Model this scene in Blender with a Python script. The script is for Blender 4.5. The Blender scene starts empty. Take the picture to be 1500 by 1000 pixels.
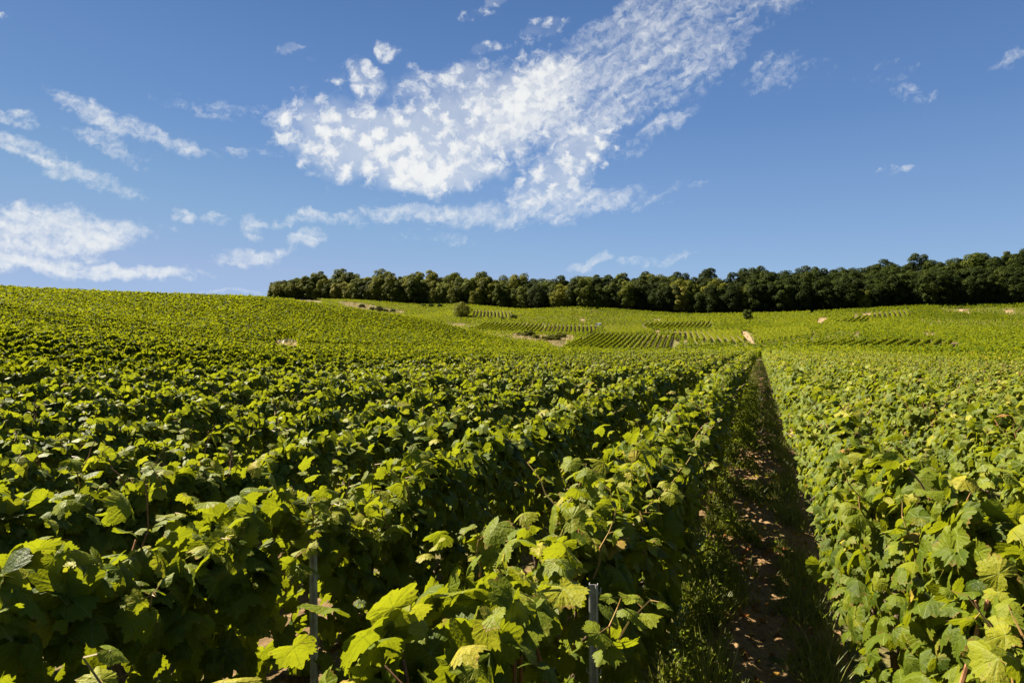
import bpy, math, random
import numpy as np
from mathutils import Matrix, Vector

rad = math.radians
rng = np.random.default_rng(7)
random.seed(7)
scene = bpy.context.scene
COL = scene.collection

# ------------------------------------------------------------------ camera, sky, sun
YAW = rad(19.9)            # the view turns this much to the left of the vine rows (+Y)
PITCH = rad(1.146)
CAM = np.array([0.0, 0.0, 1.75])
FWD = np.array([-math.sin(YAW) * math.cos(PITCH), math.cos(YAW) * math.cos(PITCH), -math.sin(PITCH)])
RIGHT = np.array([math.cos(YAW), math.sin(YAW), 0.0])
UP = np.cross(RIGHT, FWD)
SUN_AZ, SUN_EL = rad(80.0), rad(46.0)     # sun azimuth to the left of +Y

cam_data = bpy.data.cameras.new("camera")
cam_data.sensor_width, cam_data.lens = 36.0, 24.0
cam_data.clip_start, cam_data.clip_end = 0.05, 6000.0
cam = bpy.data.objects.new("camera", cam_data)
COL.objects.link(cam)
cam.location = CAM
cam.rotation_euler = (rad(90) - PITCH, 0, YAW)
scene.camera = cam

sd = bpy.data.lights.new("sun", 'SUN')
sd.energy, sd.angle, sd.color = 5.0, rad(0.53), (1.0, 0.90, 0.72)
sun = bpy.data.objects.new("sun", sd)
COL.objects.link(sun)
sdir = Vector((-math.sin(SUN_AZ) * math.cos(SUN_EL), math.cos(SUN_AZ) * math.cos(SUN_EL), math.sin(SUN_EL)))
sun.rotation_euler = sdir.to_track_quat('Z', 'Y').to_euler()

scene.view_settings.view_transform = 'Standard'
scene.view_settings.look = 'None'
scene.view_settings.exposure = 2.1
scene.cycles.max_bounces = 6
scene.cycles.diffuse_bounces = 3
scene.cycles.transmission_bounces = 3
scene.cycles.glossy_bounces = 2
scene.cycles.sample_clamp_indirect = 6.0


class NT:
    """small helper that adds and links shader nodes"""
    def __init__(self, tree):
        self.t = tree
        self.t.nodes.clear()

    def n(self, kind, ins=None, **props):
        nd = self.t.nodes.new(kind)
        for k, v in props.items():
            setattr(nd, k, v)
        for k, v in (ins or {}).items():
            s = nd.inputs[k]
            if isinstance(v, bpy.types.NodeSocket):
                self.t.links.new(v, s)
            else:
                s.default_value = v
        return nd

    def m(self, op, a, b=None, c=None, clamp=False):
        ins = {0: a}
        if b is not None: ins[1] = b
        if c is not None: ins[2] = c
        return self.n('ShaderNodeMath', ins, operation=op, use_clamp=clamp).outputs[0]

    def vm(self, op, a, b=None):
        ins = {0: a}
        if b is not None: ins[1] = b
        nd = self.n('ShaderNodeVectorMath', ins, operation=op)
        return nd.outputs['Value'] if op in ('DOT_PRODUCT', 'LENGTH') else nd.outputs[0]

    def ramp(self, fac, stops, interp='LINEAR'):
        nd = self.n('ShaderNodeValToRGB', {'Fac': fac})
        cr = nd.color_ramp
        cr.interpolation = interp
        while len(cr.elements) < len(stops): cr.elements.new(0.5)
        for e, (p, c) in zip(cr.elements, stops):
            e.position = p
            e.color = (*c, 1) if len(c) == 3 else c
        return nd.outputs['Color']

    def mixc(self, fac, a, b, mode='MIX'):
        nd = self.n('ShaderNodeMix', {0: fac}, data_type='RGBA', blend_type=mode)
        for i, v in ((6, a), (7, b)):
            if isinstance(v, bpy.types.NodeSocket): self.t.links.new(v, nd.inputs[i])
            else: nd.inputs[i].default_value = (*v, 1)
        return nd.outputs[2]

    def smooth(self, v, lo, hi, a=0.0, b=1.0):
        return self.n('ShaderNodeMapRange', {0: v, 1: lo, 2: hi, 3: a, 4: b}, interpolation_type='SMOOTHSTEP').outputs[0]


def build_world():
    w = bpy.data.worlds.new("World")
    scene.world = w
    w.use_nodes = True
    g = NT(w.node_tree)
    sky = g.n('ShaderNodeTexSky', sky_type='NISHITA', sun_disc=False, sun_elevation=SUN_EL, sun_rotation=-SUN_AZ,
              altitude=200.0, air_density=1.0, dust_density=0.1, ozone_density=1.5)
    d = g.n('ShaderNodeTexCoord').outputs['Generated']
    elev = g.n('ShaderNodeSeparateXYZ', {0: d}).outputs[2]
    # the clear air of the photograph: deep blue overhead, paler towards the horizon, blended with the physical sky
    air = g.ramp(elev, [(0.0, (.165, .262, .415)), (0.10, (.114, .200, .356)), (0.28, (.055, .122, .276)), (0.46, (.028, .076, .203)), (0.75, (.018, .052, .15))])
    skyc = g.n('ShaderNodeVectorMath', {0: g.vm('MINIMUM', sky.outputs[0], (6.0, 6.0, 6.5)), 'Scale': 0.1}, operation='SCALE').outputs[0]
    hsv = g.mixc(0.86, skyc, air)
    f = g.vm('DOT_PRODUCT', d, tuple(FWD))
    front = g.m('GREATER_THAN', f, 0.12)
    fs = g.m('MAXIMUM', f, 0.12)
    u = g.m('DIVIDE', g.vm('DOT_PRODUCT', d, tuple(RIGHT)), fs)
    v = g.m('DIVIDE', g.vm('DOT_PRODUCT', d, tuple(UP)), fs)
    p = g.n('ShaderNodeCombineXYZ', {0: u, 1: v, 2: 0.0}).outputs[0]
    warp = g.n('ShaderNodeTexNoise', {'Vector': p, 'Scale': 9.0, 'Detail': 4.0, 'Roughness': 0.6}).outputs['Color']
    wv = g.n('ShaderNodeVectorMath', {0: g.vm('SUBTRACT', warp, (0.5, 0.5, 0.5)), 'Scale': 0.085}, operation='SCALE').outputs[0]
    pw = g.vm('ADD', p, wv)

    def blobs(lst):
        acc = None
        for (x, y, a, b, rot, s) in lst:
            mp = g.n('ShaderNodeMapping', {'Vector': pw, 'Location': ((x - 750) / 1000, (500 - y) / 1000, 0),
                                           'Rotation': (0, 0, rad(rot)), 'Scale': (a / 1000, b / 1000, 1)}, vector_type='TEXTURE').outputs[0]
            ln = g.vm('LENGTH', mp)
            k = g.smooth(ln, 0.40, 1.30, s, 0.0)
            acc = k if acc is None else g.m('MAXIMUM', acc, k)
        return acc
    puffy = blobs([
        (560, 205, 175, 84, -12, .96), (540, 110, 50, 34, -30, .72), (690, 180, 190, 90, 20, .96), (650, 120, 110, 40, 10, .75),
        (830, 235, 120, 52, 40, .82), (430, 195, 60, 28, -10, .7), (640, 255, 130, 36, 0, .95),
        (425, 70, 24, 14, -10, .66), (570, 66, 36, 20, -10, .66), (715, 78, 34, 15, 0, .6), (455, 92, 18, 9, 0, .55),
        (490, 110, 24, 12, 0, .6), (10, 25, 24, 9, 0, .66), (620, 100, 34, 16, 10, .5), (725, 8, 22, 14, 0, .6), (690, 25, 40, 14, 20, .45), (800, 45, 60, 26, 25, .58)])
    wispy = blobs([
        (920, 100, 330, 92, 34, .68), (1040, 45, 270, 62, 33, .58), (880, 60, 200, 40, 36, .66), (790, 150, 150, 60, 30, .85), (1150, 108, 85, 34, 12, .44), (960, 190, 100, 18, 30, .55),
        (800, 300, 220, 32, 8, .70), (600, 315, 110, 22, 3, .72), (480, 325, 95, 17, 0, .70), (370, 372, 78, 18, 4, .70), (450, 352, 44, 15, 8, .64),
        (372, 324, 34, 20, -8, .72), (262, 323, 22, 12, -20, .66), (310, 323, 32, 13, 0, .62), (640, 355, 90, 18, 0, .42),
        (80, 340, 180, 40, 2, .92), (40, 380, 120, 34, 0, .84), (130, 397, 210, 15, 0, .90), (175, 335, 60, 24, 0, .74),
        (130, 160, 90, 22, -22, .70), (235, 198, 110, 20, -24, .70), (165, 210, 80, 24, -22, .55), (50, 225, 90, 22, -24, .74), (125, 258, 110, 22, -14, .70),
        (15, 172, 70, 17, -12, .70), (340, 165, 120, 20, -20, .42), (400, 215, 50, 10, 0, .35), (340, 218, 40, 9, 0, .5),
        (862, 392, 44, 11, 15, .72), (960, 380, 95, 12, 6, .50), (1310, 243, 48, 7, 8, .58), (1330, 140, 60, 20, -10, .40), (1300, 110, 60, 18, 10, .36),
        (1480, 92, 50, 12, 24, .50), (1030, 272, 30, 10, 0, .38), (340, 428, 70, 6, 0, .6), (240, 140, 70, 12, -15, .34)])
    wv2 = g.n('ShaderNodeVectorMath', {0: g.vm('SUBTRACT', g.n('ShaderNodeTexNoise', {'Vector': p, 'Scale': 45.0, 'Detail': 4.0, 'Roughness': 0.65}).outputs['Color'], (0.5, 0.5, 0.5)), 'Scale': 0.030}, operation='SCALE').outputs[0]
    pt = g.vm('ADD', p, wv2)
    fine = g.n('ShaderNodeTexNoise', {'Vector': pt, 'Scale': 60.0, 'Detail': 6.0, 'Roughness': 0.62}).outputs[0]
    broad = g.n('ShaderNodeTexNoise', {'Vector': p, 'Scale': 14.0, 'Detail': 3.0, 'Roughness': 0.5}).outputs[0]
    cell = g.n('ShaderNodeTexVoronoi', {'Vector': pt, 'Scale': 44.0, 'Smoothness': 0.9}, feature='SMOOTH_F1').outputs['Distance']
    cell2 = g.n('ShaderNodeTexVoronoi', {'Vector': pt, 'Scale': 66.0, 'Smoothness': 0.9}, feature='SMOOTH_F1').outputs['Distance']
    puff_t = g.m('SUBTRACT', 0.36, g.n('ShaderNodeMix', {0: g.smooth(g.m('ADD', u, g.m('MULTIPLY', broad, 0.3)), 0.0, 0.25), 2: cell, 3: cell2}, data_type='FLOAT').outputs[0])

    def streak(rot, sx, sy):
        mp = g.n('ShaderNodeMapping', {'Vector': pt, 'Rotation': (0, 0, rad(-rot)), 'Scale': (1, 1, 1)}).outputs[0]
        mp = g.n('ShaderNodeMapping', {'Vector': mp, 'Scale': (sx, sy, 1)}).outputs[0]
        return g.n('ShaderNodeTexNoise', {'Vector': mp, 'Scale': 1.0, 'Detail': 7.0, 'Roughness': 0.60}).outputs[0]
    s1, s2 = streak(31, 15, 76), streak(-12, 17, 74)
    side = g.smooth(u, -0.2, 0.0)
    st = g.m('ADD', g.m('MULTIPLY', s1, side), g.m('MULTIPLY', s2, g.m('SUBTRACT', 1.0, side)))
    rip = streak(65, 70, 90)
    st = g.m('ADD', g.m('MULTIPLY', st, 0.62), g.m('MULTIPLY', rip, 0.38))
    t1 = g.m('ADD', g.m('MULTIPLY', puff_t, 1.15), g.m('ADD', g.m('MULTIPLY', g.m('SUBTRACT', fine, 0.5), 1.5), g.m('MULTIPLY', g.m('SUBTRACT', broad, 0.5), 0.8)))
    a1 = g.smooth(g.m('ADD', puffy, t1), 0.30, 1.18)
    veil = g.m('MULTIPLY', g.smooth(g.m('ADD', puffy, g.m('MULTIPLY', g.m('SUBTRACT', broad, 0.5), 0.6)), 0.45, 1.05), 0.50)
    a1 = g.m('MAXIMUM', a1, veil)
    ripple = g.m('ADD', g.m('MULTIPLY', g.m('SUBTRACT', st, 0.5), 1.75), g.m('ADD', g.m('MULTIPLY', g.m('SUBTRACT', broad, 0.5), 0.6), g.m('MULTIPLY', g.m('SUBTRACT', fine, 0.5), 0.7)))
    a2 = g.smooth(g.m('ADD', wispy, ripple), 0.30, 1.26)
    a1 = g.m('MULTIPLY', a1, g.smooth(puffy, 0.0, 0.4))
    a2 = g.m('MULTIPLY', a2, g.m('MULTIPLY', g.smooth(wispy, 0.0, 0.35), 0.88))
    al = g.m('SUBTRACT', 1.0, g.m('MULTIPLY', g.m('SUBTRACT', 1.0, a1), g.m('SUBTRACT', 1.0, a2)))
    al = g.m('MULTIPLY', al, g.m('MULTIPLY', front, 0.95))
    b1 = g.n('ShaderNodeBackground', {'Color': hsv, 'Strength': 0.42})
    b2 = g.n('ShaderNodeBackground', {'Color': (0.93, 0.94, 0.93, 1), 'Strength': 0.23})
    mx = g.n('ShaderNodeMixShader', {0: al, 1: b1.outputs[0], 2: b2.outputs[0]})
    g.n('ShaderNodeOutputWorld', {'Surface': mx.outputs[0]})


build_world()

# ------------------------------------------------------------------ terrain


def ray(x, y):
    d = FWD * 1000 + RIGHT * (x - 750) - UP * (y - 500)
    return d / 1000.0


def px(x, y, z):
    return CAM + ray(x, y) * z


def control_points():
    pts = []
    for X in (-7, 0, 8, 20):
        for Y in (-25, 0, 12, 30, 50, 70, 88):
            pts.append((X, Y, -.025 * Y))
    pts += [(-7, -60, 1.5), (20, -60, 1.5)]
    veg = [(0, 640, 5), (0, 550, 9), (0, 481, 20), (0, 442, 45), (0, 417, 80), (200, 532, 16), (200, 493, 30), (200, 458, 60), (200, 426, 98),
           (400, 546, 13), (400, 515, 25), (400, 497, 47), (400, 467, 80), (400, 435, 119), (560, 510, 40), (560, 494, 75), (560, 476, 105), (560, 457, 132),
           (700, 516, 40), (700, 505, 80), (700, 496, 110), (700, 487, 140), (640, 470, 136), (830, 512, 80), (830, 513, 140), (760, 499, 140),
           (0, 436, 120), (200, 444, 150), (400, 456, 180), (560, 468, 195), (640, 482, 185), (700, 496, 180), (760, 501, 170),
           (900, 510, 158), (990, 511, 150), (950, 491, 195), (835, 507, 165), (700, 480, 230), (760, 485, 215), (800, 470, 250),
           (677, 464, 270), (800, 452, 330), (600, 452, 330), (1000, 478, 225), (1100, 486, 170), (1100, 472, 225), (1110, 502, 135), (1300, 495, 130),
           (1450, 493, 140), (1300, 506, 106), (1200, 509, 102), (1500, 510, 92), (1330, 458, 225), (1500, 456, 225), (1450, 475, 180), (1200, 472, 205)]
    for x, y, z in veg:
        q = px(x, y, z)
        pts.append((q[0], q[1], q[2] - 1.2))
    gnd = [(850, 451, 310), (1000, 460, 285), (1100, 459, 275), (1200, 456, 265), (1350, 447, 258), (1500, 443, 262), (700, 446, 345), (560, 442, 370), (450, 439, 400), (250, 441, 420)]
    for x, y, z in gnd:
        pts.append(tuple(px(x, y, z)))
    for x, z, h in [(1650, 330, 24), (1500, 335, 23), (1400, 335, 21.5), (1300, 340, 17), (1200, 350, 13), (1000, 360, 10), (850, 380, 12), (700, 400, 14), (560, 430, 17), (450, 460, 19), (250, 470, 14)]:
        q = px(x, 500, z)
        pts.append((q[0], q[1], 1.75 + h))
    for k in range(12):
        t = k * math.pi / 6
        pts.append((800 * math.cos(t), 800 * math.sin(t), 12.0))
    pts += [(-150, -100, 6), (150, -100, 2), (160, 100, -1), (190, 220, 8), (-200, 60, 7), (0, -200, 4)]
    return np.array(pts, float)


CP = control_points()


def _kern(r):
    return np.where(r > 1e-9, r * r * np.log(np.maximum(r, 1e-9)), 0.0)


def _fit():
    P = CP[:, :2] / 100.0
    n = len(P)
    K = _kern(np.linalg.norm(P[:, None] - P[None], axis=2)) + np.eye(n) * 4e-4
    Q = np.hstack([np.ones((n, 1)), P])
    A = np.block([[K, Q], [Q.T, np.zeros((3, 3))]])
    return P, np.linalg.solve(A, np.concatenate([CP[:, 2], np.zeros(3)]))


TP, TW = _fit()


def H(X, Y):
    X = np.atleast_1d(np.asarray(X, float)); Y = np.atleast_1d(np.asarray(Y, float))
    shp = X.shape
    x, y = X.ravel(), Y.ravel()
    out = np.empty(len(x))
    for s in range(0, len(x), 20000):
        q = np.stack([x[s:s + 20000], y[s:s + 20000]], 1)
        r = np.linalg.norm(q, axis=1)
        k = np.minimum(1.0, 780.0 / np.maximum(r, 1e-6))
        qq = q * k[:, None] / 100.0
        v = _kern(np.linalg.norm(qq[:, None] - TP[None], axis=2)) @ TW[:-3] + TW[-3] + qq @ TW[-2:]
        out[s:s + 20000] = v
    return out.reshape(shp)


# quick look-up grid for the many vine leaves
GX = np.arange(-260, 341, 1.5); GY = np.arange(-30, 480, 1.5)
GH = H(*np.meshgrid(GX, GY))


def Hq(X, Y):
    fx = np.clip((np.asarray(X) - GX[0]) / 1.5, 0, len(GX) - 1.001); fy = np.clip((np.asarray(Y) - GY[0]) / 1.5, 0, len(GY) - 1.001)
    i = fx.astype(int); j = fy.astype(int); a = fx - i; b = fy - j
    return (GH[j, i] * (1 - a) + GH[j, i + 1] * a) * (1 - b) + (GH[j + 1, i] * (1 - a) + GH[j + 1, i + 1] * a) * b


def hit(x, y, veg=1.1, zmin=90.0):
    """ground position seen at a pixel of the photograph, found by walking the ray over the terrain"""
    d = ray(x, y)
    t = np.arange(zmin, 420, 0.5)
    q = CAM[None] + d[None] * t[:, None]
    below = np.nonzero(q[:, 2] < Hq(q[:, 0], q[:, 1]) + veg)[0]
    k = below[0] if len(below) else len(t) - 1
    return q[k, :2]


def inside(poly, P):
    n = len(poly)
    c = np.zeros(len(P), bool)
    j = n - 1
    for i in range(n):
        yi, yj, xi, xj = poly[i, 1], poly[j, 1], poly[i, 0], poly[j, 0]
        cond = (yi > P[:, 1]) != (yj > P[:, 1])
        xx = (xj - xi) * (P[:, 1] - yi) / (yj - yi + 1e-12) + xi
        c ^= cond & (P[:, 0] < xx)
        j = i
    return c


def patch_px(back, front, zmin=90.0, veg=1.15):
    """a clearing: its far corners seen near the ground, its near corners over the tops of the vines"""
    return np.array([hit(x, y, .15, zmin) for x, y in back] + [hit(x, y, veg, zmin) for x, y in front])


DRY = [patch_px([(490, 442), (522, 444), (592, 457)], [(590, 458), (545, 454), (505, 447)], 95), patch_px([(430, 438), (470, 440)], [(470, 442), (440, 441)], 95),
       patch_px([(403, 499), (437, 502)], [(437, 506), (400, 504)], 25),
       patch_px([(750, 490), (800, 494), (838, 493)], [(838, 497), (800, 499), (750, 493)], 148), patch_px([(800, 499), (832, 497)], [(822, 508), (806, 504)], 148)]
BARE = list(DRY)

# ------------------------------------------------------------------ mesh helpers
def make_mesh(name, V, F, mats=(), smooth=False, attrs=None, mat_idx=None):
    """V (n,3); F (m,k) int with one constant k, or a list of such arrays"""
    Fs = F if isinstance(F, list) else [F]
    Fs = [np.asarray(f, np.int32) for f in Fs if len(f)]
    me = bpy.data.meshes.new(name)
    me.vertices.add(len(V))
    me.vertices.foreach_set('co', np.asarray(V, np.float32).ravel())
    loops = np.concatenate([f.ravel() for f in Fs])
    tot = np.concatenate([np.full(len(f), f.shape[1], np.int32) for f in Fs])
    start = np.concatenate([[0], np.cumsum(tot)[:-1]]).astype(np.int32)
    me.loops.add(len(loops))
    me.loops.foreach_set('vertex_index', loops.astype(np.int32))
    me.polygons.add(len(tot))
    me.polygons.foreach_set('loop_start', start)
    me.polygons.foreach_set('loop_total', tot)
    if mat_idx is not None:
        me.polygons.foreach_set('material_index', np.asarray(mat_idx, np.int32))
    me.polygons.foreach_set('use_smooth', np.full(len(tot), smooth, bool))
    for k, v in (attrs or {}).items():
        a = me.attributes.new(k, 'FLOAT', 'POINT')
        a.data.foreach_set('value', np.asarray(v, np.float32))
    for m in mats: me.materials.append(m)
    me.update(calc_edges=True)
    return me


def link(name, me, parent=None, label=None, cat=None, group=None, kind=None):
    o = bpy.data.objects.new(name, me)
    COL.objects.link(o)
    if parent is not None: o.parent = parent
    if label: o['label'] = label
    if cat: o['category'] = cat
    if group: o['group'] = group
    if kind: o['kind'] = kind
    return o


class Geo:
    """collects pieces of geometry (with per-point attributes) into one mesh"""
    def __init__(self):
        self.V, self.F, self.A, self.n = [], [], {}, 0

    def add(self, V, F, **attrs):
        V = np.asarray(V, float); F = np.asarray(F, int)
        self.V.append(V); self.F.append(F + self.n)
        for k, v in attrs.items():
            self.A.setdefault(k, []).append(np.broadcast_to(np.asarray(v, float), (len(V),)))
        self.n += len(V)

    def tube(self, pts, radii, sides=6, cap=True, **attrs):
        pts = np.asarray(pts, float)
        radii = np.broadcast_to(np.asarray(radii, float), (len(pts),))
        t = np.gradient(pts, axis=0)
        t /= np.linalg.norm(t, axis=1)[:, None] + 1e-9
        ref = np.array([0.3, 0.9, 0.1]) if abs(t[0][2]) > 0.8 else np.array([0, 0, 1.0])
        a = np.cross(t, ref); a /= np.linalg.norm(a, axis=1)[:, None] + 1e-9
        b = np.cross(t, a)
        ang = np.arange(sides) * 2 * math.pi / sides
        V = (pts[:, None] + radii[:, None, None] * (np.cos(ang)[None, :, None] * a[:, None] + np.sin(ang)[None, :, None] * b[:, None])).reshape(-1, 3)
        F = []
        for i in range(len(pts) - 1):
            for j in range(sides):
                k = (j + 1) % sides
                p, q, r, s = i * sides + j, i * sides + k, (i + 1) * sides + k, (i + 1) * sides + j
                F += [(p, q, r), (p, r, s)]
        if cap:
            V = np.vstack([V, pts[:1], pts[-1:]])
            c0, c1 = len(V) - 2, len(V) - 1
            for j in range(sides):
                k = (j + 1) % sides
                F += [(c0, k, j), (c1, (len(pts) - 1) * sides + j, (len(pts) - 1) * sides + k)]
        self.add(V, F, **attrs)

    def mesh(self, name, mats, smooth=False):
        at = {k: np.concatenate(v) for k, v in self.A.items()}
        return make_mesh(name, np.concatenate(self.V), np.concatenate(self.F), mats, smooth, at)


ONES = ['', 'first', 'second', 'third', 'fourth', 'fifth', 'sixth', 'seventh', 'eighth', 'ninth', 'tenth', 'eleventh', 'twelfth', 'thirteenth',
        'fourteenth', 'fifteenth', 'sixteenth', 'seventeenth', 'eighteenth', 'nineteenth']
TENS = ['', '', 'twent', 'thirt', 'fort', 'fift', 'sixt', 'sevent', 'eight', 'ninet']


def ordinal(n):
    if n >= 100:
        return 'hundredth' if n == 100 else 'hundred-and-' + ordinal(n - 100)
    if n < 20: return ONES[n]
    return TENS[n // 10] + ('ieth' if n % 10 == 0 else 'y-' + ONES[n % 10])


# ------------------------------------------------------------------ materials
def material(name):
    m = bpy.data.materials.new(name)
    m.use_nodes = True
    return m, NT(m.node_tree)


def leaf_material(name, stops, trans, tfac, near=False, rand=False, gloss=0.35, back=None):
    m, g = material(name)
    tint = g.n('ShaderNodeAttribute', attribute_name='tint').outputs['Fac']
    if rand:
        r = g.n('ShaderNodeObjectInfo').outputs['Random']
        tint = g.m('ADD', tint, g.m('MULTIPLY', g.m('SUBTRACT', r, 0.5), 0.55), clamp=True)
    col = g.ramp(tint, stops)
    tcol = g.mixc(0.65, col, trans, 'MIX')
    if near:
        pos = g.n('ShaderNodeNewGeometry').outputs['Position']
        bl = g.n('ShaderNodeTexNoise', {'Vector': pos, 'Scale': 55.0, 'Detail': 3.0}).outputs[0]
        col = g.mixc(g.smooth(bl, 0.35, 0.75, 0.0, 0.45), col, (0.095, 0.118, 0.009))
        yl = g.n('ShaderNodeTexNoise', {'Vector': pos, 'Scale': 9.0, 'Detail': 4.0, 'Roughness': 0.6}).outputs[0]
        col = g.mixc(g.smooth(yl, 0.56, 0.72, 0.0, 0.55), col, (0.21, 0.195, 0.025))
        vein = g.n('ShaderNodeAttribute', attribute_name='vein').outputs['Fac']
        vf = g.smooth(vein, 0.80, 0.97)
        col = g.mixc(g.m('MULTIPLY', vf, 0.55), col, (0.21, 0.26, 0.09))
        edge = g.n('ShaderNodeAttribute', attribute_name='edge').outputs['Fac']
        en = g.n('ShaderNodeTexNoise', {'Vector': pos, 'Scale': 22.0, 'Detail': 2.0}).outputs[0]
        ef = g.m('MULTIPLY', g.smooth(edge, 0.80, 1.0), g.smooth(en, 0.56, 0.66))
        col = g.mixc(g.m('MULTIPLY', ef, 0.8), col, (0.20, 0.10, 0.035))
        tcol = g.mixc(g.m('MULTIPLY', vf, 0.6), tcol, (0.05, 0.09, 0.01))
        sp = g.n('ShaderNodeTexVoronoi', {'Vector': pos, 'Scale': 75.0}).outputs['Distance']
        sf = g.m('MULTIPLY', g.smooth(sp, 0.16, 0.24, 1.0, 0.0), g.smooth(en, 0.54, 0.60))
        col = g.mixc(g.m('MULTIPLY', sf, 0.75), col, (0.13, 0.075, 0.025)); tcol = g.mixc(g.m('MULTIPLY', sf, 0.75), tcol, (0.12, 0.06, 0.02))
        b1 = g.n('ShaderNodeTexNoise', {'Vector': pos, 'Scale': 150.0, 'Detail': 2.0}).outputs[0]
        bump = g.n('ShaderNodeBump', {'Strength': 0.55, 'Distance': 0.004, 'Height': b1}).outputs[0]
        bf = g.n('ShaderNodeNewGeometry').outputs['Backfacing']
        col = g.mixc(g.m('MULTIPLY', bf, 0.6), col, (0.10, 0.125, 0.028))
        sh = g.n('ShaderNodeBsdfPrincipled', {'Base Color': col, 'Roughness': 0.5, 'Specular IOR Level': gloss, 'Normal': bump})
        tr = g.n('ShaderNodeBsdfTranslucent', {'Color': tcol, 'Normal': bump})
    else:
        sh = g.n('ShaderNodeBsdfPrincipled', {'Base Color': col, 'Roughness': 0.55, 'Specular IOR Level': gloss})
        tr = g.n('ShaderNodeBsdfTranslucent', {'Color': tcol})
    mx = g.n('ShaderNodeMixShader', {0: tfac, 1: sh.outputs[0], 2: tr.outputs[0]})
    g.n('ShaderNodeOutputMaterial', {'Surface': mx.outputs[0]})
    return m


VINE_STOPS = [(0.0, (0.018, 0.036, 0.002)), (0.35, (0.058, 0.083, 0.005)), (0.70, (0.124, 0.146, 0.008)), (0.90, (0.22, 0.210, 0.014)), (0.955, (0.30, 0.25, 0.03)), (0.975, (0.20, 0.075, 0.025)), (1.0, (0.13, 0.05, 0.02))]
M_LEAF = leaf_material('vine_leaf', VINE_STOPS, (0.35, 0.385, 0.008), 0.35, near=True, gloss=0.10)
M_LEAF_FAR = leaf_material('vine_leaf_distant', VINE_STOPS, (0.35, 0.385, 0.008), 0.32, gloss=0.02)
M_TREE = {
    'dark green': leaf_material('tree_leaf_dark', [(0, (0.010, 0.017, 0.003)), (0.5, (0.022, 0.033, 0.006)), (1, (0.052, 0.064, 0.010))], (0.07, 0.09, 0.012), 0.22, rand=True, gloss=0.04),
    'mid green': leaf_material('tree_leaf_mid', [(0, (0.022, 0.032, 0.005)), (0.5, (0.062, 0.078, 0.010)), (1, (0.14, 0.15, 0.018))], (0.12, 0.14, 0.018), 0.24, rand=True, gloss=0.04),
    'olive green': leaf_material('tree_leaf_olive', [(0, (0.04, 0.048, 0.006)), (0.5, (0.105, 0.112, 0.012)), (1, (0.21, 0.20, 0.02))], (0.16, 0.17, 0.02), 0.26, rand=True, gloss=0.04),
    'yellow green': leaf_material('tree_leaf_yellow', [(0, (0.07, 0.075, 0.010)), (0.5, (0.16, 0.15, 0.018)), (1, (0.25, 0.23, 0.03))], (0.32, 0.30, 0.02), 0.30, gloss=0.15),
}
M_GRASS = leaf_material('grass_blade', [(0, (0.035, 0.055, 0.008)), (0.5, (0.085, 0.115, 0.014)), (0.85, (0.19, 0.19, 0.035)), (1, (0.36, 0.29, 0.11))], (0.30, 0.34, 0.02), 0.38)
M_STRAW = leaf_material('dry_grass_blade', [(0, (0.05, 0.065, 0.012)), (0.35, (0.16, 0.13, 0.04)), (0.6, (0.27, 0.21, 0.08)), (1, (0.38, 0.30, 0.14))], (0.4, 0.32, 0.12), 0.25)


def soil_material(name, a, b, c, sc=1.0, bump=0.03):
    m, g = material(name)
    pos = g.n('ShaderNodeNewGeometry').outputs['Position']
    n1 = g.n('ShaderNodeTexNoise', {'Vector': pos, 'Scale': 0.9 * sc, 'Detail': 6.0, 'Roughness': 0.65}).outputs[0]
    n2 = g.n('ShaderNodeTexNoise', {'Vector': pos, 'Scale': 14.0 * sc, 'Detail': 6.0, 'Roughness': 0.7}).outputs[0]
    n3 = g.n('ShaderNodeTexVoronoi', {'Vector': pos, 'Scale': 38.0 * sc}).outputs['Distance']
    col = g.ramp(g.m('ADD', g.m('MULTIPLY', n1, 0.5), g.m('MULTIPLY', n2, 0.5)), [(0.30, a), (0.5, b), (0.72, c)])
    col = g.mixc(g.smooth(n3, 0.0, 0.14, 0.35, 0.0), col, (0.27, 0.22, 0.15))
    h = g.m('ADD', n2, g.m('MULTIPLY', n3, 0.5))
    bp = g.n('ShaderNodeBump', {'Strength': 0.9, 'Distance': bump, 'Height': h}).outputs[0]
    s = g.n('ShaderNodeBsdfPrincipled', {'Base Color': col, 'Roughness': 0.95, 'Specular IOR Level': 0.1, 'Normal': bp})
    g.n('ShaderNodeOutputMaterial', {'Surface': s.outputs[0]})
    return m


def ground_material():
    m, g = material('ground_soil_and_herbs')
    pos = g.n('ShaderNodeNewGeometry').outputs['Position']
    n1 = g.n('ShaderNodeTexNoise', {'Vector': pos, 'Scale': 0.35, 'Detail': 8.0, 'Roughness': 0.7}).outputs[0]
    n2 = g.n('ShaderNodeTexNoise', {'Vector': pos, 'Scale': 9.0, 'Detail': 5.0, 'Roughness': 0.7}).outputs[0]
    soil = g.ramp(n2, [(0.3, (0.070, 0.043, 0.020)), (0.55, (0.14, 0.09, 0.042)), (0.75, (0.21, 0.15, 0.08))])
    herb = g.ramp(n2, [(0.3, (0.035, 0.055, 0.014)), (0.7, (0.10, 0.12, 0.03))])
    col = g.mixc(g.smooth(n1, 0.42, 0.58), soil, herb)
    bp = g.n('ShaderNodeBump', {'Strength': 0.8, 'Distance': 0.05, 'Height': n2}).outputs[0]
    s = g.n('ShaderNodeBsdfPrincipled', {'Base Color': col, 'Roughness': 0.95, 'Specular IOR Level': 0.1, 'Normal': bp})
    g.n('ShaderNodeOutputMaterial', {'Surface': s.outputs[0]})
    return m


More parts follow.
